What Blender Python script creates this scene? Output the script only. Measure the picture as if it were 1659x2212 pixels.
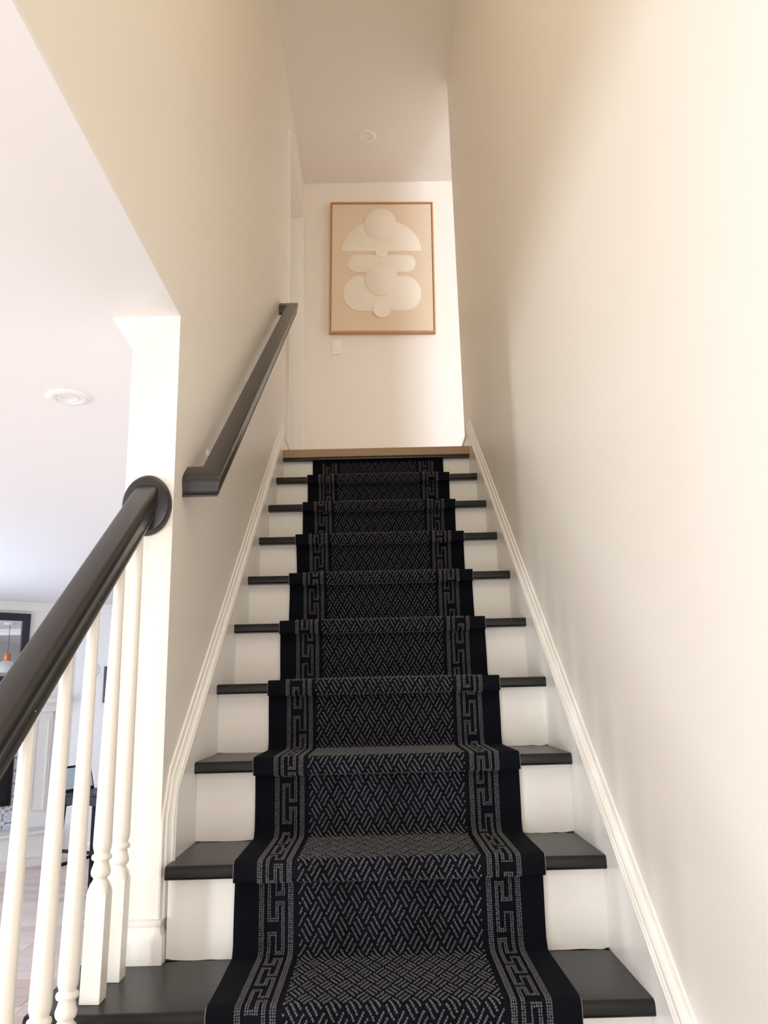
import bpy, math, random
import numpy as np
from mathutils import Matrix, Vector

random.seed(7)
rng = np.random.default_rng(7)
for o in list(bpy.data.objects):
    bpy.data.objects.remove(o, do_unlink=True)
SC = bpy.context.scene
COL = SC.collection

# ------------------------------------------------------------------ camera
CAM_POS = (-0.0018, -1.2731, 0.7319)
PITCH, YAW, ROLL, FPX = 0.228256, 0.009087, -0.024745, 1665.5
def cam_axes():
    f = Vector((math.sin(YAW)*math.cos(PITCH), math.cos(YAW)*math.cos(PITCH), math.sin(PITCH)))
    r = Vector((math.cos(YAW), -math.sin(YAW), 0)); u = r.cross(f)
    return r*math.cos(ROLL)+u*math.sin(ROLL), u*math.cos(ROLL)-r*math.sin(ROLL), f
cd = bpy.data.cameras.new('camera'); cam = bpy.data.objects.new('camera', cd); COL.objects.link(cam)
cd.sensor_fit = 'HORIZONTAL'; cd.sensor_width = 36.0; cd.lens = 36.0*FPX/1659.0; cd.clip_start = 0.02
R_, U_, F_ = cam_axes()
cam.matrix_world = Matrix(((R_.x, U_.x, -F_.x, CAM_POS[0]), (R_.y, U_.y, -F_.y, CAM_POS[1]),
                           (R_.z, U_.z, -F_.z, CAM_POS[2]), (0, 0, 0, 1)))
SC.camera = cam

# ------------------------------------------------------------------ world, daylight, exposure
SC.view_settings.view_transform = 'Standard'; SC.view_settings.look = 'None'
SC.view_settings.gamma = 1.0; SC.view_settings.use_curve_mapping = False
SC.view_settings.exposure = 0.10
SC.cycles.max_bounces = 14; SC.cycles.diffuse_bounces = 12; SC.cycles.glossy_bounces = 6
wd = bpy.data.worlds.new('daylight'); SC.world = wd; wd.use_nodes = True
wd.node_tree.nodes['Background'].inputs[0].default_value = (0.75, 0.87, 1.0, 1)
wd.node_tree.nodes['Background'].inputs[1].default_value = 1.0
def area(name, loc, target, sx, sy, power, color):
    l = bpy.data.lights.new(name, 'AREA'); l.shape = 'RECTANGLE'; l.size = sx; l.size_y = sy
    l.energy = power; l.color = color
    o = bpy.data.objects.new(name, l); COL.objects.link(o); o.location = loc
    o.rotation_euler = (Vector(target)-Vector(loc)).to_track_quat('-Z', 'Y').to_euler()
    return o
# daylight entering by the windows, plus an added fill in the stairwell
area('daylight_front_window', (-2.3, -3.55, 0.62), (-2.3, 0, 0.62), 2.2, 1.4, 6, (1, 0.97, 0.94))
area('daylight_front_door', (-0.02, -3.55, 0.35), (-0.02, 0, 0.35), 0.7, 1.8, 23, (1, 0.9, 0.86))
area('daylight_side_window', (-4.32, 3.6, 0.45), (0, 3.6, 0.45), 2.2, 1.6, 82, (0.63, 0.78, 1))
area('daylight_patio_door', (-4.32, -2.6, 0.2), (0, -2.6, 0.2), 0.42, 1.5, 142, (0.86, 0.93, 0.98))
area('daylight_upper_window', (1.75, -0.52, 3.1), (1.75, 3, 3.1), 1.0, 1.2, 90, (0.76, 0.86, 1))
area('stairwell_fill_light', (0.0, -1.06, 3.35), (0, 3, 3.2), 0.8, 1.2, 15, (1, 0.88, 0.71))  # added lamp, brightens the upper walls and ceiling

# ------------------------------------------------------------------ materials
MATS = {}
def srgb(r, g, b):
    def c(v):
        v /= 255.0
        return v/12.92 if v <= .04045 else ((v+.055)/1.055)**2.4
    return (c(r), c(g), c(b))
def mat(name, col, rough=.5, var=.0, vscale=8, bump=0., bscale=60, metal=0., spec=.5, coat=0., stretch=None, sheen=0.):
    m = bpy.data.materials.new(name); m.use_nodes = True; nt = m.node_tree; b = nt.nodes['Principled BSDF']
    b.inputs['Roughness'].default_value = rough; b.inputs['Metallic'].default_value = metal
    b.inputs['Specular IOR Level'].default_value = spec; b.inputs['Coat Weight'].default_value = coat
    b.inputs['Sheen Weight'].default_value = sheen
    b.inputs['Base Color'].default_value = (*col, 1)
    tc = nt.nodes.new('ShaderNodeTexCoord'); src = tc.outputs['Object']
    if stretch:
        mp = nt.nodes.new('ShaderNodeMapping'); mp.inputs['Scale'].default_value = stretch
        nt.links.new(src, mp.inputs[0]); src = mp.outputs[0]
    if var:
        n = nt.nodes.new('ShaderNodeTexNoise'); n.inputs['Scale'].default_value = vscale; n.inputs['Detail'].default_value = 4
        nt.links.new(src, n.inputs['Vector'])
        mx = nt.nodes.new('ShaderNodeMix'); mx.data_type = 'RGBA'
        mx.inputs['A'].default_value = (*[c*(1-var) for c in col], 1)
        mx.inputs['B'].default_value = (*[min(1, c*(1+var)) for c in col], 1)
        nt.links.new(n.outputs['Fac'], mx.inputs['Factor']); nt.links.new(mx.outputs['Result'], b.inputs['Base Color'])
    if bump:
        n2 = nt.nodes.new('ShaderNodeTexNoise'); n2.inputs['Scale'].default_value = bscale; n2.inputs['Detail'].default_value = 3
        nt.links.new(src, n2.inputs['Vector'])
        bp = nt.nodes.new('ShaderNodeBump'); bp.inputs['Strength'].default_value = bump; bp.inputs['Distance'].default_value = .002
        nt.links.new(n2.outputs['Fac'], bp.inputs['Height']); nt.links.new(bp.outputs[0], b.inputs['Normal'])
    MATS[name] = m
    return m
mat('cream_paint', (.855, .815, .75), .42, .012, 3, .06, 90)
mat('ceiling_paint', (.84, .805, .755), .75, .01, 2, .05, 120)
mat('lower_ceiling_paint', (.85, .84, .83), .7, .01, 2, .04, 120)
mat('trim_paint', (.87, .855, .82), .28, .015, 20, .06, 30)
mat('riser_paint', (.81, .79, .75), .33, .025, 25, .12, 18)
mat('baluster_paint', (.84, .81, .74), .25, .015, 30, .08, 60)
mat('black_paint', (.009, .009, .0095), .30, .35, 30, .12, 40, spec=.32)
mat('rail_black', (.013, .0115, .0115), .30, .15, 40, .0, 60, spec=.7)
mat('carpet_ground', (.0045, .0055, .009), .95, .3, 300, .5, 900, spec=.1)
mat('carpet_loop', (.112, .112, .118), .95, .45, 420, .3, 900, spec=.1)
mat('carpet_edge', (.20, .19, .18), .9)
mat('lint', (.6, .6, .58), .9)
mat('oak_nosing', srgb(160, 130, 98), .45, .16, 7, .1, 30, stretch=(1, 14, 14))
mat('oak_frame', srgb(196, 152, 104), .5, .15, 9, .05, 30, stretch=(8, 8, 1.2))
mat('canvas', srgb(224, 205, 180), .85, .02, 60, .25, 500)
mat('plaster_white', srgb(238, 229, 214), .9, .015, 20, .1, 120)
mat('switch_plastic', (.90, .88, .84), .3)
mat('light_trim', (.85, .84, .83), .4)
mat('light_lens', (.88, .87, .85), .25)
mat('navy_frame', (.018, .022, .032), .35)
mat('mirror_glass', (.86, .88, .90), .02, metal=1.0)
mat('copper', srgb(206, 122, 72), .35, .08, 30, metal=.35)
mat('pendant_white', srgb(225, 222, 212), .4)
mat('cord_grey', (.12, .12, .12), .6)
mat('firebox_black', (.006, .006, .007), .4)
mat('hearth_stone', (.62, .62, .64), .45, .12, 35)
mat('stool_black', (.007, .007, .008), .4, spec=.2)
mat('stool_blue_sheen', (.60, .78, .84), .15, spec=.6)  # pale blue reflection put into the base colour
mat('glass', (.9, .95, .95), .02)
MATS['glass'].node_tree.nodes['Principled BSDF'].inputs['Transmission Weight'].default_value = 1.0
mat('ornament_glaze', srgb(205, 222, 238), .15)
mat('floor_base', srgb(150, 130, 118), .6)
mat('print_paper', srgb(190, 190, 195), .7, .3, 6)
for k, c in enumerate([(205, 184, 172), (214, 194, 184), (196, 174, 162), (208, 190, 182)]):
    mat('plank_oak_%d' % k, srgb(*c), .32, .10, 6, .05, 40, stretch=(1.0, 16, 16))
# patterned cement tile: printed lattice with dark petals, repeating once per tile
def tile_material():
    m = bpy.data.materials.new('printed_tile'); m.use_nodes = True; nt = m.node_tree; b = nt.nodes['Principled BSDF']
    b.inputs['Roughness'].default_value = .4
    L = nt.links
    def M(op, a, c=None):
        n = nt.nodes.new('ShaderNodeMath'); n.operation = op
        for i, v in enumerate((a, c)):
            if v is None: continue
            if isinstance(v, (int, float)): n.inputs[i].default_value = v
            else: L.new(v, n.inputs[i])
        return n.outputs[0]
    tc = nt.nodes.new('ShaderNodeTexCoord'); sp = nt.nodes.new('ShaderNodeSeparateXYZ'); L.new(tc.outputs['Object'], sp.inputs[0])
    x = M('ABSOLUTE', M('DIVIDE', sp.outputs[0], .075)); z = M('ABSOLUTE', M('DIVIDE', sp.outputs[2], .075))
    d1 = M('ABSOLUTE', M('SUBTRACT', x, z)); s1 = M('ADD', x, z)
    band = M('LESS_THAN', M('ABSOLUTE', M('SUBTRACT', d1, .20)), .045)
    diam = M('LESS_THAN', M('ABSOLUTE', M('SUBTRACT', s1, 1.15)), .05)
    petal = M('MULTIPLY', M('LESS_THAN', M('MULTIPLY', x, z), .05), M('MULTIPLY', M('GREATER_THAN', s1, .38), M('LESS_THAN', s1, .78)))
    lines = M('MULTIPLY', M('MAXIMUM', band, diam), .5)
    f = M('MAXIMUM', lines, petal)
    mx = nt.nodes.new('ShaderNodeMix'); mx.data_type = 'RGBA'
    mx.inputs['A'].default_value = (.72, .73, .78, 1); mx.inputs['B'].default_value = (.22, .22, .24, 1)
    L.new(f, mx.inputs['Factor']); L.new(mx.outputs['Result'], b.inputs['Base Color'])
    MATS['printed_tile'] = m
tile_material()

# ------------------------------------------------------------------ mesh helpers
class MB:
    def __init__(s): s.v = []; s.f = []; s.mi = []
    def add(s, vs, fs, mi=0):
        o = len(s.v); s.v += [tuple(p) for p in vs]; s.f += [tuple(i+o for i in f) for f in fs]; s.mi += [mi]*len(fs); return s
    def box(s, x0, x1, y0, y1, z0, z1, mi=0):
        return s.add([(x0,y0,z0),(x1,y0,z0),(x1,y1,z0),(x0,y1,z0),(x0,y0,z1),(x1,y0,z1),(x1,y1,z1),(x0,y1,z1)],
                     [(3,2,1,0),(4,5,6,7),(0,1,5,4),(1,2,6,5),(2,3,7,6),(3,0,4,7)], mi)
    def prism(s, poly, axis, a, b, mi=0):
        """poly: 2-D points; axis: extrusion axis; 'x' -> poly is (y,z), 'y' -> (x,z), 'z' -> (x,y)"""
        n = len(poly)
        def P(p, t):
            return {'x': (t, p[0], p[1]), 'y': (p[0], t, p[1]), 'z': (p[0], p[1], t)}[axis]
        return s.add([P(p, a) for p in poly]+[P(p, b) for p in poly],
                     [tuple(range(n))[::-1], tuple(range(n, 2*n))]+[(i, (i+1) % n, n+(i+1) % n, n+i) for i in range(n)], mi)
    def lathe(s, prof, seg=20, c=(0, 0, 0), mi=0, sx=1, sy=1):
        vs = []; fs = []
        for r, z in prof:
            for k in range(seg):
                a = 2*math.pi*k/seg; vs.append((c[0]+r*sx*math.cos(a), c[1]+r*sy*math.sin(a), c[2]+z))
        n = len(prof)
        for i in range(n-1):
            for k in range(seg):
                k2 = (k+1) % seg; fs.append((i*seg+k, i*seg+k2, (i+1)*seg+k2, (i+1)*seg+k))
        fs.append(tuple(range(seg))[::-1]); fs.append(tuple((n-1)*seg+k for k in range(seg)))
        return s.add(vs, fs, mi)
    def loft(s, rings, mi=0, cap=True):
        vs = [p for r in rings for p in r]; m = len(rings[0]); fs = []
        for i in range(len(rings)-1):
            for k in range(m):
                k2 = (k+1) % m; fs.append((i*m+k, i*m+k2, (i+1)*m+k2, (i+1)*m+k))
        if cap: fs.append(tuple(range(m))[::-1]); fs.append(tuple((len(rings)-1)*m+k for k in range(m)))
        return s.add(vs, fs, mi)
    def map(s, fn): s.v = [tuple(fn(Vector(p))) for p in s.v]; return s
    def build(s, name, mats, parent=None, smooth=None, bevel=0, loc=None):
        import bmesh
        me = bpy.data.meshes.new(name); me.from_pydata(s.v, [], s.f)
        mats = [mats] if isinstance(mats, str) else mats
        for m in mats: me.materials.append(MATS[m])
        if len(mats) > 1: me.polygons.foreach_set('material_index', s.mi)
        bm = bmesh.new(); bm.from_mesh(me); bmesh.ops.recalc_face_normals(bm, faces=bm.faces); bm.to_mesh(me); bm.free()
        me.update()
        if smooth is not None:
            me.shade_smooth(); me.set_sharp_from_angle(angle=math.radians(smooth))
        o = bpy.data.objects.new(name, me); COL.objects.link(o)
        if loc: o.location = loc
        if parent: o.parent = parent
        if bevel:
            b = o.modifiers.new('edge', 'BEVEL'); b.width = bevel; b.segments = 2; b.limit_method = 'ANGLE'; b.angle_limit = math.radians(40)
        return o
def tag(o, label=None, cat=None, group=None, kind=None):
    for k, v in (('label', label), ('category', cat), ('group', group), ('kind', kind)):
        if v: o[k] = v
    return o
def thing(name, label, cat, loc=(0, 0, 0), group=None):
    o = bpy.data.objects.new(name, None); COL.objects.link(o); o.location = loc; o.empty_display_size = .1
    return tag(o, label, cat, group)
def struct(mb, name, m, label=None, parent=None, **k):
    o = mb.build(name, m, parent, **k)
    if not parent: tag(o, label, None, None, 'structure')
    return o
def copy_tree(o, parent=None):
    c = o.copy(); COL.objects.link(c); c.parent = parent
    for ch in list(o.children): copy_tree(ch, c)
    return c
def bx(*a): return MB().box(*a)

# ------------------------------------------------------------------ key dimensions (metres)
G, H = 0.24299, 0.19046                 # going, rise
SL = H/G
XS, XW, XO = 0.468, 0.486, 0.602        # tread end / skirt face, wall face, far face of the wall
ZF, ZC, ZL, ZU = -4*H, 1.665, 10*H+.02, 4.346  # lower floor, lower ceiling, landing, upper ceiling
YE = 0.51                               # end of the left partition wall
YB = 3.66                               # hall back wall
YR = 2.735                              # end of the right wall
YFAR = 6.75

# ------------------------------------------------------------------ structure
m = MB().box(-4.5, XO, -3.7, YFAR+.1, ZF-.2, ZF-.012); m.box(XO, 3, 3.3, YFAR+.1, ZF-.2, ZF-.012)
fl = struct(m, 'floor', 'floor_base', 'pale oak plank floor of the lower room')
# planks of the lower room, running across the picture
plank_mesh = {}
row = 0; y = -3.6
while y < YFAR-.02:
    x = -4.4 - random.uniform(0, 1.0); w = .128
    while x < -XO-.02 or (y > 3.3 and x < 2.9):
        ln = random.choice((1.1, 1.35, 1.6))
        x0, x1 = max(x, -4.4), x+ln
        if not (y > 3.3): x1 = min(x1, -.614 if y > -.9 else XO-.13)
        if x1-x0 > .015:
            p = bx(0, x1-x0-.003, 0, w-.003, 0, .0118).build('plank', 'plank_oak_%d' % random.randrange(4), fl, loc=(x0, y, ZF-.012+random.uniform(0, .0004)))
        x += ln
    y += w; row += 1

# right wall of the stairs
struct(bx(XW, XO, -3.7, YR, ZF, ZU), 'wall_right', 'cream_paint', 'smooth cream wall along the right of the stairs')
# left wall: partition below, header above the opening, upper wall with the hall door
m = MB().box(-XO, -XW, YE, 3.3, ZF, ZC)
m.box(-XO, -XW, -1.1, YE, ZC+.01, ZU); m.box(-XO, -XW, YE, 2.77, ZC, ZU); m.box(-XO, -XW, 2.77, 3.46, ZC, ZL); m.box(-XO, -XW, 2.77, 3.46, 3.945, ZU); m.box(-XO, -XW, 3.46, YB+.1, ZC, ZU)
struct(m, 'wall_left', 'cream_paint', 'cream partition wall carrying the black wall handrail')
struct(bx(-XO, 3.1, YB, YB+.1, ZC+.1, ZU), 'wall_hall_back', 'cream_paint', 'cream wall at the head of the stairs behind the artwork')
m = MB().box(-XO, 3.1, -1.2, YB+.1, ZU, ZU+.1)
struct(m, 'ceiling', 'ceiling_paint', 'beige painted ceiling high above the stairs')
# the header wall stands on the ceiling: keep the slab clear of it
m = MB().box(-4.5, -XO, -3.7, YFAR+.1, ZC, ZC+.2).box(-XO, 3.1, 3.78, YFAR+.1, ZC, ZC+.2).box(-XO, XW, -3.7, -1.1, ZC, ZC+.2).box(-XW, 3.1, 3.3, 3.78, ZC, ZC+.02).box(-XO, -XW, -1.1, YE, ZC, ZC+.01)
struct(m, 'ceiling_lower', 'lower_ceiling_paint', 'white ceiling of the lower room at left')
# upper hall and upper front room
struct(MB().box(-XW, 3.1, 2.475, YB, ZL-.03, ZL-.001).box(XO, 3.1, -.6, 2.475, ZL-.03, ZL-.001), 'floor_landing', 'plank_oak_2', 'oak floor of the upper landing')
m = MB().box(XO, 3.1, -.7, -.6, ZL, 2.5).box(XO, 3.1, -.7, -.6, 3.9, ZU).box(XO, 1.2, -.7, -.6, 2.5, 3.9).box(2.3, 3.1, -.7, -.6, 2.5, 3.9)
struct(m, 'wall_upper_front', 'cream_paint', 'upper front wall with a window opening')
struct(bx(3.1, 3.2, -.7, YB+.1, ZL, ZU), 'wall_upper_right', 'cream_paint', 'end wall of the upper hall')
struct(MB().box(-XO, XO, -1.2, -1.1, ZC, 2.7).box(-XO, XO, -1.2, -1.1, 4.0, ZU).box(-XO, -.42, -1.2, -1.1, 2.7, 4.0).box(.42, XO, -1.2, -1.1, 2.7, 4.0), 'wall_stairwell_front', 'cream_paint', 'upper wall closing the front of the stairwell')
# lower room shell
struct(bx(-4.5, 3.1, YFAR, YFAR+.1, ZF, ZC), 'wall_back', 'lower_ceiling_paint', 'white far wall of the lower room')
m = MB().box(-4.5, -4.4, -3.7, -3.0, ZF, ZC).box(-4.5, -4.4, -2.2, 2.45, ZF, ZC).box(-4.5, -4.4, 4.75, YFAR, ZF, ZC)
m.box(-4.5, -4.4, 2.45, 4.75, ZF, -.35).box(-4.5, -4.4, 2.45, 4.75, 1.28, ZC).box(-4.5, -4.4, -3.0, -2.2, ZF, -.6).box(-4.5, -4.4, -3.0, -2.2, 1.4, ZC)
struct(m, 'wall_outer_left', 'lower_ceiling_paint', 'window wall of the lower room')
m = MB().box(-4.5, -3.45, -3.7, -3.6, ZF, ZC).box(-3.45, -1.15, -3.7, -3.6, ZF, -.1).box(-3.45, -1.15, -3.7, -3.6, 1.35, ZC)
m.box(-1.15, -.42, -3.7, -3.6, ZF, ZC).box(-.42, .38, -3.7, -3.6, 1.36, ZC).box(.38, XW, -3.7, -3.6, ZF, ZC).box(-.42, .38, -3.7, -3.6, ZF, -.5)
struct(m, 'wall_front', 'cream_paint', 'front wall with window and glazed door')
struct(MB().box(3.0, 3.1, 3.3, YFAR, ZF, ZC).box(-XW, 3.1, 3.3, 3.4, ZF, ZC), 'wall_lower_right', 'lower_ceiling_paint', 'inner walls of the lower room behind the stairs')
def window(n, axis, at, a0, a1, z0, z1, label, nv=3, nh=2):
    w = bpy.data.objects.new('window_%d' % n, None); COL.objects.link(w); tag(w, label, None, None, 'structure')
    fr = MB(); t = .05
    def B(mb, p0, p1, q0, q1, d0, d1):
        if axis == 'y': mb.box(p0, p1, at+d0, at+d1, q0, q1)
        else: mb.box(at+d0, at+d1, p0, p1, q0, q1)
    for p in ((a0, a0+t, z0, z1), (a1-t, a1, z0, z1), (a0+t, a1-t, z0, z0+t), (a0+t, a1-t, z1-t, z1)): B(fr, *p, -.03, .03)
    fr.build('window_frame', 'trim_paint', w)
    for k in range(1, nv):
        mu = MB(); c = a0+(a1-a0)*k/nv; B(mu, c-.012, c+.012, z0+t, z1-t, -.015, .015); mu.build('glazing_bar', 'trim_paint', w)
    for k in range(1, nh):
        mu = MB(); c = z0+(z1-z0)*k/nh; B(mu, a0+t, a1-t, c-.012, c+.012, -.014, .014); mu.build('glazing_bar', 'trim_paint', w)
    pa = MB(); B(pa, a0+t, a1-t, z0+t, z1-t, -.002, .002); pa.build('pane', 'glass', w)
    return w
window(1, 'y', -3.65, -3.45, -1.15, -.1, 1.35, 'wide front window behind the camera')
window(2, 'x', -4.45, 2.45, 4.75, -.35, 1.28, 'side window near the fireplace')
window(3, 'x', -4.45, -3.0, -2.2, -.6, 1.4, 'tall narrow side window near the front corner', 1, 2)
window(4, 'y', -.65, 1.2, 2.3, 2.5, 3.9, 'upper front window', 2, 2)
window(6, 'y', -1.15, -.42, .42, 2.7, 4.0, 'high window added at the front of the stairwell for the fill light', 2, 3)  # unseen window, added to go with the stairwell fill
window(5, 'y', -3.65, -.42, .38, -.5, 1.36, 'glazed front door light', 2, 4)

# crown moulding of the lower room
def crown(mb, poly_axis, *a): mb.prism(*a)
CR = [(0, 0), (.052, 0), (.052, -.010), (.040, -.018), (.016, -.056), (.012, -.070), (0, -.078)]
m = MB().prism([(-XO-p, ZC+z) for p, z in CR], 'y', YE, YFAR)
struct(m, 'trim_1', 'trim_paint', 'white crown moulding where the partition meets the lower ceiling', smooth=30)
m = MB().prism([(YFAR-p*1.4, ZC+z*1.1) for p, z in CR], 'x', -3.2, 2.9)
struct(m, 'trim_2', 'trim_paint', 'white crown moulding on the far wall of the lower room', smooth=30)

# hall door in the left wall (door_1): casing, jamb, stop, leaf
d = bpy.data.objects.new('door_1', None); COL.objects.link(d); tag(d, 'white cased doorway on the left of the upper landing', None, None, 'structure')
C0, C1 = -XW, -XW+.018
def casing(mb, y0, y1, z0, z1, vert):
    mb.box(C0, C1-.006, y0, y1, z0, z1)
    if vert == 'n': mb.box(C1-.006, C1, y0, y0+.022, z0, z1).box(C1-.006, C1-.002, y0+.03, y1-.012, z0, z1)
    elif vert == 'f': mb.box(C1-.006, C1, y1-.022, y1, z0, z1).box(C1-.006, C1-.002, y0+.012, y1-.03, z0, z1)
    else: mb.box(C1-.006, C1, y0, y1, z1-.022, z1).box(C1-.006, C1-.002, y0, y1, z0+.012, z1-.03)
m = MB(); casing(m, 2.695, 2.765, ZL, 4.01, 'n'); m.build('casing', 'trim_paint', d)
m = MB(); casing(m, 3.465, 3.535, ZL, 4.01, 'f'); m.build('casing', 'trim_paint', d)
m = MB(); casing(m, 2.765, 3.465, 3.94, 4.01, 'h'); m.build('casing', 'trim_paint', d)
bx(-XO, -XW+.002, 3.452, 3.468, ZL, 3.93).build('jamb', 'trim_paint', d)
bx(-XO, -XW+.002, 2.762, 2.778, ZL, 3.93).build('jamb', 'trim_paint', d)
bx(-XO, -XW+.002, 2.762, 3.468, 3.93, 3.948).build('head_jamb', 'trim_paint', d)
m = MB().box(-.565, -.53, 3.440, 3.452, ZL, 3.93).box(-.565, -.53, 2.778, 2.79, ZL, 3.93).box(-.565, -.53, 2.79, 3.44, 3.918, 3.93); m.build('door_stop', 'trim_paint', d)
lf = bx(-.60, -.566, 2.779, 3.451, ZL+.005, 3.929).build('door_leaf', 'trim_paint', d)
for zz in ((2.05, 2.75), (2.95, 3.8)):
    for yy in ((2.88, 3.08), (3.15, 3.35)): bx(-.566, -.561, yy[0], yy[1], zz[0], zz[1]).build('panel', 'trim_paint', lf)

# baseboards
BB = [(0, 0), (.016, 0), (.016, .072), (.012, .078), (.014, .088), (.006, .108), (0, .112)]
m = MB().prism([(YB-p, ZL+z) for p, z in BB], 'x', -XW, 3.0)
struct(m, 'baseboard_hall', 'trim_paint', 'white baseboard along the landing back wall')
m = MB().prism([(YFAR-p, ZF+z*1.3) for p, z in BB], 'x', -3.05, 2.9)
struct(m, 'baseboard_back', 'trim_paint', 'white baseboard along the far wall of the lower room')
m = MB().prism([(-XO-p, ZF+z*1.3) for p, z in BB], 'y', YE, 3.3)
struct(m, 'baseboard_left', 'trim_paint', 'white baseboard on the lower room side of the partition')
# right wall end, hall side baseboard
m = MB().prism([(YR+p, ZL+z) for p, z in BB], 'x', XW-.016, 2.9)
struct(m, 'baseboard_right', 'trim_paint', 'short white baseboard at the end of the right wall')
# baseboard wrapped round the partition end standing on the stair tread
z0 = H
prof = [(0, 0), (.016, 0), (.016, .046), (.0155, .049), (.010, .060), (.0085, .070), (.0105, .074), (.0105, .080), (.004, .084), (0, .085)]
pts = []
def ring(e): return [(-XO-e, YE+.15), (-XO-e, YE-e), (-XW+e, YE-e), (-XW+e, YE+.03)]
m = MB(); rings = []
path = [((-XO, YE+.15), (-1, 0)), ((-XO, YE), (-1, -1)), ((-XW, YE), (1, -1)), ((-XW, YE+.028), (1, 0))]
m.loft([[(b[0]+n[0]*p, b[1]+n[1]*p, z0+z) for p, z in prof] for b, n in path])
struct(m, 'baseboard_partition', 'trim_paint', 'white moulded baseboard wrapped around the foot of the partition end', smooth=35)

# ------------------------------------------------------------------ staircase
st = thing('staircase', 'straight staircase with black treads and white risers', 'staircase')
OV, TT = .034, .028
def tread(i):
    xl = -XS if i >= 2 else -.642
    y0 = i*G; z = i*H
    yb = (i+1)*G+OV+.004
    # bull-nosed front
    pr = [(yb, z), (y0+.010, z)]
    for k in range(1, 7):
        a = math.pi/2*k/6; pr.append((y0+.010-.010*math.sin(a), z-.010+.010*math.cos(a)))
    for k in range(0, 5):
        a = math.pi/2*k/4; pr.append((y0+.007-.007*math.cos(a), z-TT+.007-.007*math.sin(a)))
    pr += [(yb, z-TT)]
    m = MB()
    if i != 1:
        m.prism(pr, 'x', xl, XS)
    else:
        m.prism(pr, 'x', -XS, XS)
        # the tread runs on past the partition end and turns a rounded return
        pr2 = [(min(a, YE-.001), b) for a, b in pr]
        m.prism(pr2, 'x', -.642, -XS)
    return m.build('tread', 'black_paint', st, smooth=40)
for i in range(-3, 10): tread(i)
def riser(i):
    """riser below tread i, ragged painted lower edge"""
    zb, zt = (i-1)*H, i*H-(TT if i < 10 else .036)
    y = i*G+OV
    xl = -XS if i >= 2 else -.612
    n = 60
    xs = [xl+(XS-xl)*k/n for k in range(n+1)]
    bot = [zb+max(0, rng.normal(.0006, .0007)) for _ in xs]
    bot[0] += .003; bot[-1] += .003; bot[1] += .001
    m = MB()
    vs = [(x, y, b) for x, b in zip(xs, bot)]+[(x, y, zt) for x in xs]+[(x, y+.018, b) for x, b in zip(xs, bot)]+[(x, y+.018, zt) for x in xs]
    N = n+1; fs = []
    for k in range(n):
        fs += [(k, k+1, N+k+1, N+k), (2*N+k+1, 2*N+k, 3*N+k, 3*N+k+1), (k, 2*N+k, 2*N+k+1, k+1), (N+k, N+k+1, 3*N+k+1, 3*N+k)]
    fs += [(0, N, 3*N, 2*N), (n, 2*N+n, 3*N+n, N+n)]
    m.add(vs, fs); return m.build('riser', 'riser_paint', st)
for i in range(-3, 11): riser(i)
# landing nosing: oak over the old black edge
m = MB(); y0, z = 10*G, ZL
pr = [(y0+.055, z), (y0+.003, z), (y0, z-.003), (y0, z-.040), (y0+.003, z-.043), (y0+.055, z-.043)]
m.prism(pr, 'x', -XS+.001, XS-.001).build('landing_nosing', 'oak_nosing', st, smooth=40)
tag(bx(-XS, XS, y0+.006, y0+.05, z-.056, z-.0432).build('nosing_underlay', 'black_paint', st, bevel=.003), 'thin black strip under the oak landing edge')
# skirt boards with sloping cap moulding
def skirt(sgn):
    x0, x1 = sgn*XS, sgn*(XW)
    ya = YE+.002 if sgn < 0 else -.95; ys = ya+.041
    c = .085
    if sgn < 0:
        ytop = 2.50
        poly = [(ys, H+.001), (ys, ys*SL+c), (ytop, ytop*SL+c), (ytop, ZL+.085), (2.69, ZL+.085), (2.69, ZL-.2), (2.45, ZL-.25), (ya+.4, H+.0), (ya+.25, H+.001)]
    else:
        ytop = 2.50
        poly = [(ya, ZF+.001), (ya, ya*SL+c+.04), (ytop, ytop*SL+c), (ytop, ZL+.085), (YR, ZL+.085), (YR, ZL-.25), (2.45, ZL-.25), (-.4, ZF+.001)]
    sk = MB().prism(poly, 'x', x0, x1).build('skirt_board', 'trim_paint', st)
    # cap profile: (out from wall, height above skirt top line)
    cp = [(0, -.004), (.0225, -.004), (.0235, .003), (.0205, .008), (.0200, .012), (.0165, .014), (.0110, .026), (.0105, .030), (.0070, .032), (.0040, .046), (0, .048)]
    m = MB(); s = -sgn
    a, b = ya, ytop
    def rg(y, zoff): return [(sgn*XW+s*p, y, zoff+q) for p, q in cp]
    if sgn < 0:
        yk = ya+.018
        def vert(zz):  # profile turned so that it runs up the end of the skirt
            return [(sgn*XW+s*p, ya+.044-(q+.004)*.9, zz) for p, q in cp]
        m.loft([vert(.272), vert(ya*SL+c-.02), rg(ya+.05, (ya+.05)*SL+c), rg(ytop, ytop*SL+c)])
        m.loft([rg(ytop-.001, ytop*SL+c), rg(ytop+.012, ZL+.085), rg(2.69, ZL+.085)])
    else:
        m.loft([rg(a, a*SL+c), rg(b, b*SL+c)])
        m.loft([rg(b-.001, b*SL+c), rg(b+.012, ZL+.085), rg(YR+.01, ZL+.085)])
    m.build('cap_moulding', 'trim_paint', sk, smooth=35)
    return sk
skirt(-1); skirt(1)
# closed outer side of the lowest steps
m = MB()
for i in range(-3, 2):
    m.box(-.612, -XO+.004, i*G+OV+.018, (i+1)*G+OV+.018 if i < 1 else YE, ZF, i*H-TT)
m.build('outer_stringer', 'trim_paint', st)

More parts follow.
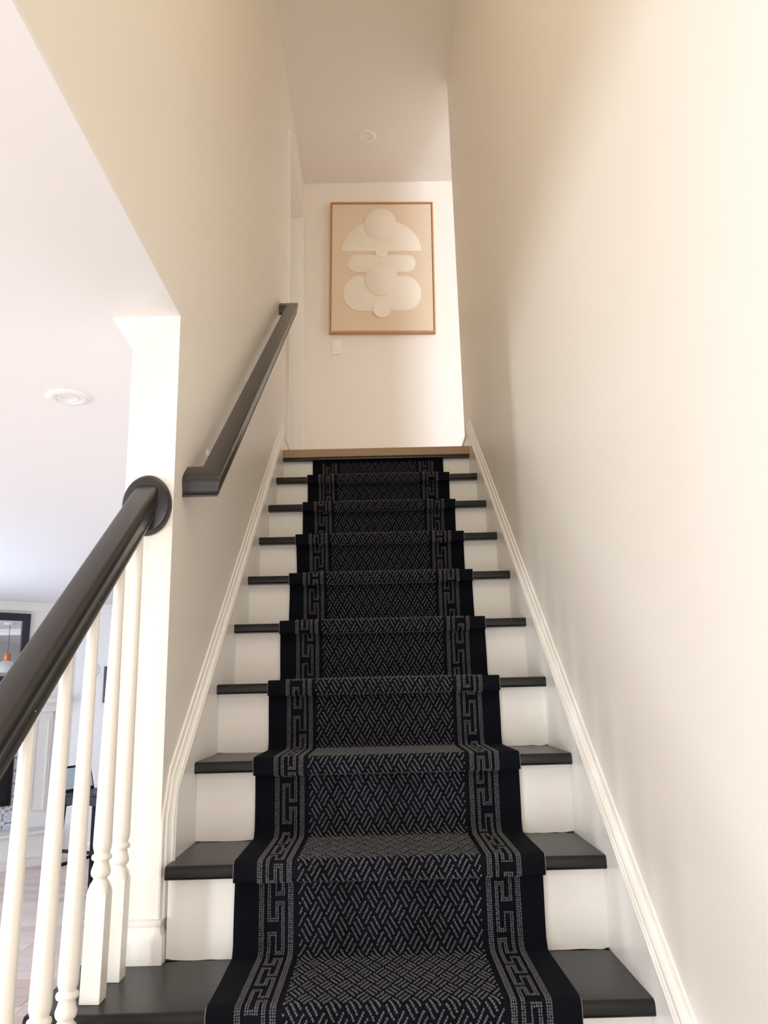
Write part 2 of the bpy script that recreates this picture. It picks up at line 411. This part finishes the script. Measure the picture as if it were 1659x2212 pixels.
# ------------------------------------------------------------------ carpet runner
RW0, RW1 = -.323, .337      # left / right edge
T = .008
def runner_path(i0, i1):
    """outer surface polyline in (y, z) with corner radii, from the foot upwards"""
    P = [((i0*G+OV-T), (i0-1)*H+.012, .0)]
    for i in range(i0, i1+1):
        yr = i*G+OV-T; yn = i*G-T; z = i*H
        if i == i1:
            P.append((yr, z-.0365, 0)); break
        P += [(yr, z-TT-T*.75, .003), (yn+.001, z-TT-T*.95, .006), (yn, z+T, .012), ((i+1)*G+OV-T, z+T, .026)]
    return P
def fillet(P, step=.0045):
    out = [Vector((P[0][0], P[0][1]))]
    for k in range(1, len(P)-1):
        a, b, c = Vector(P[k-1][:2]), Vector(P[k][:2]), Vector(P[k+1][:2]); r = P[k][2]
        u, v = (a-b).normalized(), (c-b).normalized()
        ang = u.angle(v); tl = min(r/math.tan(ang/2), .45*(a-b).length, .45*(c-b).length); r = tl*math.tan(ang/2)
        p0, p1 = b+u*tl, b+v*tl
        cen = b+(u+v).normalized()*(r/math.sin(ang/2))
        n = 7
        a0 = math.atan2((p0-cen).y, (p0-cen).x); a1 = math.atan2((p1-cen).y, (p1-cen).x)
        da = (a1-a0+math.pi) % (2*math.pi)-math.pi
        for j in range(n+1):
            t = a0+da*j/n; out.append(cen+r*Vector((math.cos(t), math.sin(t))))
    out.append(Vector(P[-1][:2]))
    res = [out[0]]
    for p in out[1:]:
        d = (p-res[-1]).length
        if d < 1e-5: continue
        n = max(1, int(d/step)); q = res[-1].copy()
        for j in range(1, n+1): res.append(q.lerp(p, j/n))
    return res
PATH = np.array([(p.x, p.y) for p in fillet(runner_path(-3, 10))])
seg = np.diff(PATH, axis=0); SLEN = np.concatenate([[0], np.cumsum(np.hypot(seg[:, 0], seg[:, 1]))])
tan = np.gradient(PATH, SLEN, axis=0); tan /= np.linalg.norm(tan, axis=1)[:, None]
nor = np.stack([-tan[:, 1], tan[:, 0]], 1)    # outward: (-y, +z) side
ru = thing('stair_runner', 'black carpet runner with grey basketweave and key-pattern borders down the stairs', 'carpet', (0, 0, 0))
def ribbon():
    n = len(PATH); m = MB()
    # gentle wander of the long edges
    wl = RW0+.0015*np.sin(SLEN*7.1)+.001*np.sin(SLEN*17+1); wr = RW1+.0015*np.sin(SLEN*6.3+2)+.001*np.sin(SLEN*15)
    inn = PATH-nor*(T-.0004)
    vs = []
    for k in range(n):
        vs += [(wl[k], PATH[k, 0]-nor[k, 0]*.0012, PATH[k, 1]-nor[k, 1]*.0012), (wl[k]+.0016, *PATH[k]), (wr[k]-.0016, *PATH[k]), (wr[k], PATH[k, 0]-nor[k, 0]*.0012, PATH[k, 1]-nor[k, 1]*.0012),
               (wr[k], *inn[k]), (wl[k], *inn[k])]
    fs = []; mi = []
    for k in range(n-1):
        a, b = 6*k, 6*(k+1)
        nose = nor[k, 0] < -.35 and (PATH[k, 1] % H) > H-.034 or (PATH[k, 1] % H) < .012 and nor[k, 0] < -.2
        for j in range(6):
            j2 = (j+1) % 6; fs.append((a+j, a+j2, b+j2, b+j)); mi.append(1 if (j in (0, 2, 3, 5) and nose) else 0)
    fs += [tuple(range(6)), tuple(6*(n-1)+j for j in range(6))]; mi += [0, 0]
    m.add(vs, fs); m.mi = mi
    return m.build('carpet_backing', ['carpet_ground', 'carpet_edge'], ru, smooth=50)
ribbon()
# loop pile: every grey loop is a small dome standing on the ground weave
LX = []; LS = []; RX = []; RS = []; RZ = []
S_END = SLEN[-1]-.012
FA, FB = RW0+.136, RW1-.136
ax, as_ = .0350, .0620
mid = (FA+FB)/2
pmax = int(( (FB-FA)/2/ax + S_END/as_))+3
for P0 in range(-8, pmax+8):
    for Q0 in range(-pmax-8, 9):
        # block centre
        cx = (P0+.5+Q0+.5)/2*ax; cs = (P0-Q0)/2*as_
        if abs(cx) > (FB-FA)/2+.03 or cs < -.05 or cs > S_END+.05: continue
        along_p = (P0+Q0) % 2 == 0
        for dsh in range(3):
            off = (dsh+.5)/3
            for k in range(6):
                t = .09+.82*(k+.5)/6
                p, q = (P0+t, Q0+off) if along_p else (P0+off, Q0+t)
                x = (p+q)/2*ax; s = (p-q)/2*as_
                if abs(x) > (FB-FA)/2-.001 or s < .004 or s > S_END: continue
                LX.append(mid+x+random.gauss(0, .0003)); LS.append(s+random.gauss(0, .0003)); RX.append(.0026); RS.append(.0030); RZ.append(.0027)
# borders
PK = .112
RECT = [(0, .0235, -.009, 0), (.016, .0235, -.042, 0), (.016, .038, -.042, -.033), (.029, .038, -.042, .061), (.015, .038, .052, .061),
        (.015, .0225, .017, .061), (0, .0225, .017, .026), (0, .009, .017, .112)]
def in_key(u, s):
    # u across band, s downwards
    for c in (-1, 0, 1):
        ss = (s % PK)+c*PK
        for a, b, e, f in RECT:
            if a <= u <= b and e <= ss <= f: return True
    return False
pitch_s = .0046
ns = int(S_END/pitch_s)
cols = [(.051+.002+.004*k, None) for k in range(3)]+[(.069+.0021+.0042*k, 1) for k in range(9)]+[(.113+.002+.004*k, None) for k in range(3)]
for side in (0, 1):
    for u, key in cols:
        x = RW0+u if side == 0 else RW1-u
        for k in range(ns):
            s = (k+.5)*pitch_s
            if s > S_END: continue
            if key and not in_key(u-.069, (-s+(.03 if side else 0))): continue
            LX.append(x+random.gauss(0, .0002)); LS.append(s+random.gauss(0, .0003)); RX.append(.0021); RS.append(.0025); RZ.append(.0021)
LX, LS, RX, RS, RZ = map(np.array, (LX, LS, RX, RS, RZ))
N = len(LX)
RZ = RZ*rng.uniform(.8, 1.15, N); RX = RX*rng.uniform(.85, 1.1, N)
by = np.interp(LS, SLEN, PATH[:, 0]); bz = np.interp(LS, SLEN, PATH[:, 1])
ny = np.interp(LS, SLEN, nor[:, 0]); nz = np.interp(LS, SLEN, nor[:, 1]); nl = np.hypot(ny, nz); ny /= nl; nz /= nl
ty, tz = nz, -ny      # tangent along path
K = 5
rings_ = [(1.0, -.12), (.80, .62), (0, 1.0)]
verts = np.zeros((N, 2*K+1, 3))
for r_i, (rr, hh) in enumerate(rings_[:2]):
    for k in range(K):
        a = 2*math.pi*k/K+.6*r_i
        dx = RX*rr*math.cos(a); dsv = RS*rr*math.sin(a)
        verts[:, r_i*K+k, 0] = LX+dx; verts[:, r_i*K+k, 1] = by+ty*dsv+ny*RZ*hh; verts[:, r_i*K+k, 2] = bz+tz*dsv+nz*RZ*hh
verts[:, 2*K, 0] = LX; verts[:, 2*K, 1] = by+ny*RZ; verts[:, 2*K, 2] = bz+nz*RZ
base = np.arange(N)[:, None]*(2*K+1)
quads = np.array([(k, (k+1) % K, K+(k+1) % K, K+k) for k in range(K)]); tris = np.array([(K+k, K+(k+1) % K, 2*K) for k in range(K)])
Q = (base[:, :, None]+quads[None]).reshape(-1, 4); Tt = (base[:, :, None]+tris[None]).reshape(-1, 3)
me = bpy.data.meshes.new('loop_pile')
me.vertices.add(N*(2*K+1)); me.vertices.foreach_set('co', verts.reshape(-1))
me.loops.add(Q.size+Tt.size); me.loops.foreach_set('vertex_index', np.concatenate([Q.reshape(-1), Tt.reshape(-1)]).astype(np.int32))
me.polygons.add(len(Q)+len(Tt))
me.polygons.foreach_set('loop_start', np.concatenate([np.arange(len(Q))*4, Q.size+np.arange(len(Tt))*3]).astype(np.int32))
me.polygons.foreach_set('use_smooth', np.ones(len(Q)+len(Tt), dtype=bool))
me.materials.append(MATS['carpet_loop']); me.update(calc_edges=True); me.validate()
pile = bpy.data.objects.new('loop_pile', me); COL.objects.link(pile); pile.parent = ru
pile['label'] = 'grey looped wool forming the woven pattern'; pile['kind'] = 'stuff'

# ------------------------------------------------------------------ handrails
def rail_profile(w, h):
    # lateral u (0 centred), v upwards from the bottom; a moulded rail with rounded shoulders
    hw = w/2
    right = [(.40*w, 0), (.42*w, .10*h), (.36*w, .14*h), (.36*w, .19*h), (.42*w, .24*h), (.43*w, .40*h), (.47*w, .55*h), (hw, .66*h), (hw, .80*h), (.48*w, .89*h), (.43*w, .95*h), (.34*w, .985*h), (0, h)]
    return right+[(-u, v) for u, v in right[-2::-1]]
def sweep_plan(path, prof, zbase):
    """mitred sweep along a plan polyline; sheared afterwards to the slope of the flight"""
    rings = []
    for k, p in enumerate(path):
        p = Vector(p)
        d0 = (p-Vector(path[k-1])).normalized() if k else None
        d1 = (Vector(path[k+1])-p).normalized() if k < len(path)-1 else None
        if d0 is None: d0 = d1
        if d1 is None: d1 = d0
        n0 = Vector((d0.y, -d0.x)); n1 = Vector((d1.y, -d1.x)); bis = (n0+n1).normalized(); k_ = 1/max(.2, bis.dot(n0))
        rings.append([(p.x+bis.x*u*k_, p.y+bis.y*u*k_, zbase+v) for u, v in prof])
    return MB().loft(rings)
# wall handrail
wr_ = thing('wall_handrail', 'dark wooden handrail returning to the cream wall above the left side', 'handrail')
pr = rail_profile(.058, .058)
ya, yb = .611, 2.40
sw = sweep_plan([(-XW, ya), (-.421, ya), (-.421, yb), (-XW, yb)], pr, 0)
sw.map(lambda p: Vector((p.x, p.y, p.z+1.209+SL*(p.y-.582)*1.014)))
sw.build('rail', 'rail_black', wr_, smooth=32)
for yy in (.85, 1.45, 2.12):
    zb = 1.209+SL*(yy-.582)*1.014
    b = MB().lathe([(.013, 0), (.013, .003), (.009, .005), (.005, .007), (.005, .046)], 16)
    b.map(lambda p: Vector((-XW+p.z, yy+p.x, zb-.014+p.y)))
    b.build('bracket', 'cream_paint', wr_, smooth=40)
# stair balustrade: rail, rosette on the wall end
br = thing('stair_handrail', 'glossy black banister rail rising to a round rosette on the partition end', 'handrail')
pr = rail_profile(.056, .080)
XBAL = -.5455
ztop = lambda y: 1.203+SL*(y-.468)
sw = sweep_plan([(XBAL, -.93), (XBAL, YE-.018)], pr, 0)
sw.map(lambda p: Vector((p.x, p.y, p.z+ztop(p.y)-.080)))
sw.build('rail', 'rail_black', br, smooth=32)
rz = 1.174
ro = MB().lathe([(1.0, 0), (1.0, .006), (.985, .009), (.955, .010), (.945, .0105), (.93, .016), (.90, .0185), (.86, .0195)], 48)
ro.map(lambda p: Vector((-.547+p.x*.0585, YE-p.z, rz+p.y*.0735)))
ro.build('rosette', 'rail_black', br, smooth=30)
# newel at the foot (below the frame)
nw = thing('newel_post', 'white square newel post at the foot of the banister', 'newel post')
bx(XBAL-.045, XBAL+.045, -.985, -.895, ZF, ZF+1.02).build('post', 'baluster_paint', nw, bevel=.003)
MB().lathe([(.06, 0), (.062, .012), (.05, .02), (.035, .03), (.05, .06), (.045, .09), (.02, .108), (.001, .112)], 24, (XBAL, -.94, ZF+1.02)).build('cap', 'baluster_paint', nw, smooth=40)

# balusters
def baluster(i, y, label):
    t = thing('baluster', label, 'baluster', (-.5445, y, i*H), 'white turned balusters of the stair rail')
    t.rotation_euler = (0, .011, 0)
    zt = ztop(y)-.080-i*H+.012
    w = .0185
    m = MB()
    sq = lambda z, a: [(-a, -a, z), (a, -a, z), (a, a, z), (-a, a, z)]
    m.loft([sq(.0, w), sq(.186, w)])
    # chamfered shoulder from square to round
    seg_ = 24
    def rd(z, r, sqm=0):
        out = []
        for k in range(seg_):
            a = 2*math.pi*(k+.5)/seg_; c, s_ = math.cos(a), math.sin(a)
            q = 1/max(abs(c), abs(s_)); rr = r*(1-sqm)+w*q*sqm; out.append((c*rr, s_*rr, z))
        return out
    m.build('square_base', 'baluster_paint', t, bevel=.0012)
    prof = [(.184, .0185, 1), (.192, .0182, .75), (.200, .0165, .35), (.206, .0138, 0), (.209, .0125, 0), (.2105, .0128, 0), (.213, .0160, 0), (.218, .0180, 0), (.224, .0178, 0),
            (.232, .0150, 0), (.239, .0132, 0), (.2415, .0132, 0), (.2425, .0175, 0), (.246, .0190, 0), (.250, .0182, 0), (.2525, .0150, 0), (.2545, .0140, 0), (.257, .0148, 0), (.263, .0168, 0), (.270, .0174, 0), (.30, .0171, 0)]
    L0 = zt
    for k in range(1, 8):
        f = k/7; prof.append((.30+(L0-.30)*f, .0171+(.0096-.0171)*f, 0))
    MB().loft([rd(z, r, q) for z, r, q in prof]).build('turned_shaft', 'baluster_paint', t, smooth=50)
    return t
desc = {0: 'white turned baluster nearest the partition on the top open tread',
        1: 'white turned baluster in front of the one beside the partition, same tread',
        2: 'third white baluster from the partition, standing on the next lower tread',
        3: 'fourth white baluster from the partition, standing on the lower tread',
        4: 'fifth white baluster from the partition, at the left edge',
        5: 'sixth white baluster from the partition, beyond the left edge',
        6: 'seventh white baluster from the partition, near the foot of the stairs',
        7: 'eighth white baluster from the partition, last before the newel post'}
n = 0
for i in (1, 0, -1, -2):
    for y in (i*G+.177, i*G+.067):
        baluster(i, y, desc[n]); n += 1

# ------------------------------------------------------------------ artwork and switch on the hall wall
AF = YB-.042
art = thing('framed_artwork', 'oak-framed relief of stacked off-white rounded shapes on beige canvas', 'artwork', (0, 0, 0))
X0, X1, Z0, Z1 = -.2985, .4405, 3.140, 4.157
fw = .011
m = MB()
bx(X0, X0+fw, AF, YB-.003, Z0, Z1).build('frame_side', 'oak_frame', art, bevel=.0015)
bx(X1-fw, X1, AF, YB-.003, Z0, Z1).build('frame_side', 'oak_frame', art, bevel=.0015)
bx(X0+fw, X1-fw, AF, YB-.003, Z0, Z0+fw).build('frame_rail', 'oak_frame', art, bevel=.0015)
bx(X0+fw, X1-fw, AF, YB-.003, Z1-fw, Z1).build('frame_rail', 'oak_frame', art, bevel=.0015)
cv = bx(X0+fw+.004, X1-fw-.004, AF+.008, YB-.008, Z0+fw+.004, Z1-fw-.004).build('canvas', 'canvas', art)
bx(X0+fw, X1-fw, YB-.009, YB-.004, Z0+fw, Z1-fw).build('backing_board', 'oak_frame', art)
AW, AH = X1-X0, Z1-Z0
def au(zx): return X0+AW*(zx-172)/(1434-172)
def av(zy): return Z1-AH*(zy-190)/(1740-190)
sx_ = AW/(1434-172); sz_ = AH/(1740-190)
def shape(pts, d0, d1, name):
    """thin plate in relief, softly rounded edge"""
    n = len(pts); cx = sum(p[0] for p in pts)/n; cz = sum(p[1] for p in pts)/n
    y0_, y1_ = AF+.008-d0, AF+.008-d1
    def sh(k): return [(cx+(p[0]-cx)*k, cz+(p[1]-cz)*k) for p in pts]
    r = [[(p[0], y0_, p[1]) for p in pts], [(p[0], y1_+.002, p[1]) for p in pts], [(p[0], y1_, p[1]) for p in sh(.985)]]
    MB().loft(r).build(name, 'plaster_white', cv, smooth=50)
def circ(cx, cy, r, ry=None, n=48):
    ry = ry or r
    return [(au(cx+r*math.cos(2*math.pi*k/n)), av(cy-ry*math.sin(2*math.pi*k/n))) for k in range(n)]
def pill(xa, xb, ya, yb, n=16):
    r = (yb-ya)/2; cy = (ya+yb)/2; pts = []
    for k in range(n+1):
        a = -math.pi/2+math.pi*k/n; pts.append((au(xb-r+r*math.cos(a)), av(cy-r*math.sin(a))))
    for k in range(n+1):
        a = math.pi/2+math.pi*k/n; pts.append((au(xa+r+r*math.cos(a)), av(cy-r*math.sin(a))))
    return pts
dome = [(au(796+481*math.cos(math.pi*k/32)), av(790-385*math.sin(math.pi*k/32))) for k in range(33)]
shape(dome, 0, .006, 'dome_shape')
shape(pill(392, 1207, 832, 1040), 0, .006, 'pill_shape')
shape(pill(338, 1268, 1082, 1495), 0, .006, 'pill_shape')
shape(circ(788, 467, 197, 188), .0, .013, 'disc_shape')
shape(circ(797, 795, 75), .0, .013, 'disc_shape')
shape(circ(795, 1130, 197), .0, .013, 'disc_shape')
shape(circ(799, 1468, 107), .0, .013, 'disc_shape')

# hung a touch out of level
_c = Vector(((X0+X1)/2, 0, (Z0+Z1)/2)); _r = Matrix.Rotation(math.radians(1.0), 3, 'Y')
art.rotation_euler = (0, math.radians(1.0), 0); art.location = _c-_r @ _c
sw_ = thing('light_switch', 'cream rocker light switch on the wall below the artwork', 'switch', (-.2535, YB, 3.056))
bx(-.034, .034, -.006, 0, -.055, .055).build('plate', 'switch_plastic', sw_, bevel=.003)
MB().prism([(-.006, -.033), (-.0115, -.032), (-.008, .033), (-.006, .033)], 'x', -.016, .016).build('rocker', 'switch_plastic', sw_)

# ------------------------------------------------------------------ recessed ceiling lights
def downlight(x, y, z, R, label):
    t = thing('recessed_light', label, 'ceiling light', (x, y, z))
    MB().loft([[(r*math.cos(2*math.pi*k/40), r*math.sin(2*math.pi*k/40), zz) for k in range(40)] for r, zz in
               ((R*.60, -.0005), (R*.60, -.007), (R*.66, -.0085), (R*.95, -.005), (R, -.002), (R, 0))], cap=False).build('trim_ring', 'light_trim', t, smooth=40)
    MB().lathe([(.001, -.0015), (R*.42, -.0015), (R*.60, -.004), (R*.6, -.0005)], 36).build('lens', 'light_lens', t, smooth=30)
    MB().loft([[(r*math.cos(2*math.pi*k/36), r*math.sin(2*math.pi*k/36), zz) for k in range(36)] for r, zz in
               ((R*.40, -.001), (R*.40, -.006), (R*.47, -.006), (R*.47, -.001))], cap=False).build('inner_ring', 'light_trim', t, smooth=40)
downlight(-.972, 1.03, ZC, .068, 'white recessed light in the lower room ceiling beside the partition')
downlight(-.015, 3.18, ZU, .063, 'beige-white recessed light in the landing ceiling above the artwork')

# ------------------------------------------------------------------ corner fireplace of the lower room (built along a 45 degree wall)
r2 = math.sqrt(.5)
def D(u, o, z):   # u along wall, o out from hearth front plane, z up
    return (-3.45+u*r2+o*r2, 6.2+u*r2-o*r2, z)
def dbox(mb, u0, u1, o0, o1, z0, z1):
    k = MB().box(u0, u1, o0, o1, z0, z1); k.map(lambda p: Vector(D(p.x, p.y, p.z))); mb.add(k.v, k.f); return mb
WO = -.15
m = dbox(MB(), -1.19, .63, WO-.06, WO, ZF, ZC)
struct(m, 'wall_corner', 'lower_ceiling_paint', 'white angled chimney wall across the far corner of the lower room')
m = MB().loft([[D(u_, WO+p*1.4, ZC+z*1.1) for p, z in CR] for u_ in (-1.1, .56)])
struct(m, 'trim_3', 'trim_paint', 'white crown moulding on the angled chimney wall', smooth=30)
fp = thing('fireplace', 'white corner fireplace with black opening and patterned tile surround', 'fireplace', D(-.3, -.1, ZF))
def fpart(mb, name, m_, parent=None, **k):
    o = mb.build(name, m_, None, **k); par = parent or fp
    o.parent = par
    if par is fp: o.matrix_parent_inverse = Matrix.Translation(fp.location).inverted()
    return o
HT = -.432
fpart(dbox(dbox(MB(), -1.05, .43, WO, -.012, ZF, HT-.05), -1.05, .43, WO, 0, ZF, ZF+.075), 'hearth_base', 'trim_paint')
fpart(dbox(MB(), -1.06, .44, WO, .014, HT-.05, HT-.028), 'hearth_moulding', 'trim_paint')
fpart(dbox(MB(), -1.055, .435, WO, .004, HT-.028, HT), 'hearth_slab', 'hearth_stone')
fpart(dbox(MB(), -1.05, .43, -.012, .006, ZF+.075, ZF+.090), 'hearth_moulding', 'trim_paint')
# firebox
fb0, fb1, fz0, fz1 = -.70, .085, -.222, .26
m = dbox(MB(), fb0, fb1, WO+.002, WO+.006, fz0, fz1); fpart(m, 'firebox', 'firebox_black')
m = MB()
for a in ((fb0, fb0+.02, fz0, fz1), (fb1-.02, fb1, fz0, fz1), (fb0+.02, fb1-.02, fz0, fz0+.02), (fb0+.02, fb1-.02, fz1-.02, fz1)): dbox(m, a[0], a[1], WO+.006, WO+.03, a[2], a[3])
fpart(m, 'firebox_frame', 'firebox_black')
# printed tiles, one object each
tile_me = None
def tile(u_, z_, w_=.15, h_=.15):
    k = MB().box(-w_/2+.0015, w_/2-.0015, -.006, 0, -h_/2+.0015, h_/2-.0015)
    o = k.build('tile', 'printed_tile', None)
    o.matrix_world = Matrix.Identity(4)
    o.parent = fp
    o.matrix_parent_inverse = Matrix.Identity(4)
    o.location = Vector(D(u_, WO+.001, z_))-fp.location; o.rotation_euler = (0, 0, math.radians(45)); return o
for uu in [fb1+.0575]+[fb0-.0575]:
    z_ = HT+.0575
    while z_ < .50:
        tile(uu, z_, .115, .115); z_ += .115
uu = fb0+.0575
while uu < fb1:
    for z_ in [HT+.0575]+[HT+.0575+.115*k for k in (6, 7)]: tile(uu, z_, .115, .115)
    uu += .1121
for uu in [fb0+.0575+.1121*k for k in range(7)]:
    k_ = MB().box(-.0555, .0555, -.006, 0, -.045, .045)
    o = k_.build('tile', 'printed_tile', None); o.parent = fp; o.location = Vector(D(uu, WO+.001, fz0-.0485))-fp.location; o.rotation_euler = (0, 0, math.radians(45))
# pilasters with recessed panel
for a, b in ((.225, .415), (-1.03, -.84)):
    pl = fpart(dbox(MB(), a, b, WO, -.11, HT, .62), 'pilaster', 'trim_paint')
    for q in ((a+.028, a+.040, HT+.14, .55), (b-.040, b-.028, HT+.14, .55), (a+.04, b-.04, HT+.14, HT+.152), (a+.04, b-.04, .538, .55)):
        fpart(dbox(MB(), q[0], q[1], -.11, -.100, q[2], q[3]), 'panel_moulding', 'trim_paint', pl)
    fpart(dbox(MB(), a-.012, b+.012, WO, -.098, HT, HT+.10), 'plinth', 'trim_paint', pl)
fpart(dbox(MB(), -.84, .225, WO, -.125, .50, .62), 'frieze', 'trim_paint')
fpart(dbox(MB(), -1.06, .445, WO, -.075, .62, .70), 'mantel_moulding', 'trim_paint')
fpart(dbox(MB(), -1.16, .545, WO, -.01, .70, .745), 'mantel_shelf', 'trim_paint')
# mirror above the mantel
mi_ = thing('wall_mirror', 'dark-framed mirror above the fireplace reflecting a pendant lamp', 'mirror', D(-.3, WO, .89))
a0, a1, b0, b1, fwid = -.73, .136, .885, 1.558, .072
def mpart(mb, name, m_):
    o = mb.build(name, m_, None); o.parent = mi_; o.matrix_parent_inverse = Matrix.Translation(mi_.location).inverted(); return o
for a in ((a0, a0+fwid, b0, b1), (a1-fwid, a1, b0, b1)): mpart(dbox(MB(), a[0], a[1], WO, WO+.03, a[2], a[3]), 'frame_side', 'navy_frame')
for a in ((a0+fwid, a1-fwid, b0, b0+fwid), (a0+fwid, a1-fwid, b1-fwid, b1)): mpart(dbox(MB(), a[0], a[1], WO, WO+.03, a[2], a[3]), 'frame_rail', 'navy_frame')
mpart(dbox(MB(), a0+fwid, a1-fwid, WO+.002, WO+.012, b0+fwid, b1-fwid), 'mirror_glass', 'mirror_glass')
# pendant lamp hanging in the room (seen in the mirror)
pe = thing('pendant_lamp', 'white dome pendant with copper socket hanging in the lower room', 'pendant lamp', (-1.49, 5.27, ZC))
MB().lathe([(.065, 0), (.065, -.022), (.058, -.028), (.004, -.029)], 28).build('canopy', 'pendant_white', pe, smooth=40)
MB().lathe([(.004, -.028), (.004, -.375)], 8).build('cord', 'cord_grey', pe, smooth=60)
MB().lathe([(.004, -.370), (.036, -.372), (.038, -.378), (.038, -.455), (.034, -.46), (.005, -.46)], 24).build('socket', 'copper', pe, smooth=40)
MB().lathe([(.03, -.457), (.06, -.468), (.10, -.492), (.14, -.53), (.165, -.572), (.172, -.60), (.168, -.60), (.160, -.572), (.135, -.533), (.096, -.497), (.03, -.465)], 36).build('shade', 'pendant_white', pe, smooth=60)

# ------------------------------------------------------------------ counter stools
def stool(loc, rz, label):
    t = thing('counter_stool', label, 'stool', loc, 'black counter stools in the lower room'); t.rotation_euler = (0, 0, rz)
    S, SH = .19, .777
    m = bx(-S, S, -S, S, SH-.022, SH).build('seat', 'stool_black', t, bevel=.008)
    m = MB().box(-S+.01, S-.01, -S+.01, -S+.03, SH-.085, SH-.022).box(-S+.01, S-.01, S-.03, S-.01, SH-.085, SH-.022).box(-S+.01, -S+.03, -S+.03, S-.03, SH-.085, SH-.022).box(S-.03, S-.01, -S+.03, S-.03, SH-.085, SH-.022)
    m.build('apron', 'stool_black', t)
    for sx in (-1, 1):
        for sy in (-1, 1):
            q = lambda z, e, w_: [(sx*(S-.02+e)-w_, sy*(S-.02+e)-w_, z), (sx*(S-.02+e)+w_, sy*(S-.02+e)-w_, z), (sx*(S-.02+e)+w_, sy*(S-.02+e)+w_, z), (sx*(S-.02+e)-w_, sy*(S-.02+e)+w_, z)]
            MB().loft([q(0, .035, .012), q(SH-.02, 0, .016)]).build('leg', 'stool_black', t)
    for z_, e in ((.25, .024), (.36, .019)):
        a = S-.02+e
        for sg in (-1, 1):
            if z_ < .3: bx(-a, a, sg*a-.009, sg*a+.009, z_-.012, z_+.012).build('foot_rail', 'stool_black', t)
            else: bx(sg*a-.009, sg*a+.009, -a, a, z_-.012, z_+.012).build('foot_rail', 'stool_black', t)
    # leaning glossy back, its pale blue reflection painted on the panel
    m = MB(); lean = .085
    def pr_(z, d, k): return [(-S*.95, -S+.012-lean*(z-SH+.1)/.3-d, z), (S*.95, -S+.012-lean*(z-SH+.1)/.3-d, z), (S*.95, -S+.012-lean*(z-SH+.1)/.3+d, z), (-S*.95, -S+.012-lean*(z-SH+.1)/.3+d, z)]
    m.loft([pr_(SH-.1, .012, 1), pr_(SH+.19, .012, 1)]).build('backrest', 'stool_black', t, bevel=.004)
    m = MB()
    def fp_(z, d): 
        b_ = -S+.012-lean*(z-SH+.1)/.3+.012
        return [(-S*.86, b_, z), (S*.86, b_, z), (S*.86, b_+d, z), (-S*.86, b_+d, z)]
    m.loft([fp_(SH+.02, .004), fp_(SH+.175, .004)]).build('back_panel', 'stool_blue_sheen', t)
    return t
stool((-2.27, 5.2, ZF), math.radians(-112), 'black counter stool with leaning glossy back seen between the balusters')
stool((-1.9, 5.75, ZF), math.radians(-112), 'black counter stool partly hidden behind the nearer stool and the balusters')

# ------------------------------------------------------------------ far wall pieces
pc = thing('picture_frame', 'narrow black picture frame edge on the far wall behind the balusters', 'picture frame', (-2.62, YFAR, .865))
for q in ((-.19, -.165, -.18, .18), (.165, .19, -.18, .18)): bx(q[0], q[1], -.025, 0, q[2], q[3]).build('frame_side', 'navy_frame', pc)
for q in ((-.165, .165, -.18, -.155), (-.165, .165, .155, .18)): bx(q[0], q[1], -.025, 0, q[2], q[3]).build('frame_rail', 'navy_frame', pc)
bx(-.165, .165, -.010, 0, -.155, .155).build('print', 'print_paper', pc)
orn = MB().lathe([(.078, 0), (.078, .006), (.06, .012), (.03, .014), (.001, .014)], 32)
orn.map(lambda p: Vector((p.x, -p.z, p.y)))
o = orn.build('wall_plate', 'ornament_glaze', None, smooth=40, loc=(-2.94, YFAR, 1.015))
tag(o, 'pale blue round plate on the far wall behind a baluster', 'plate')
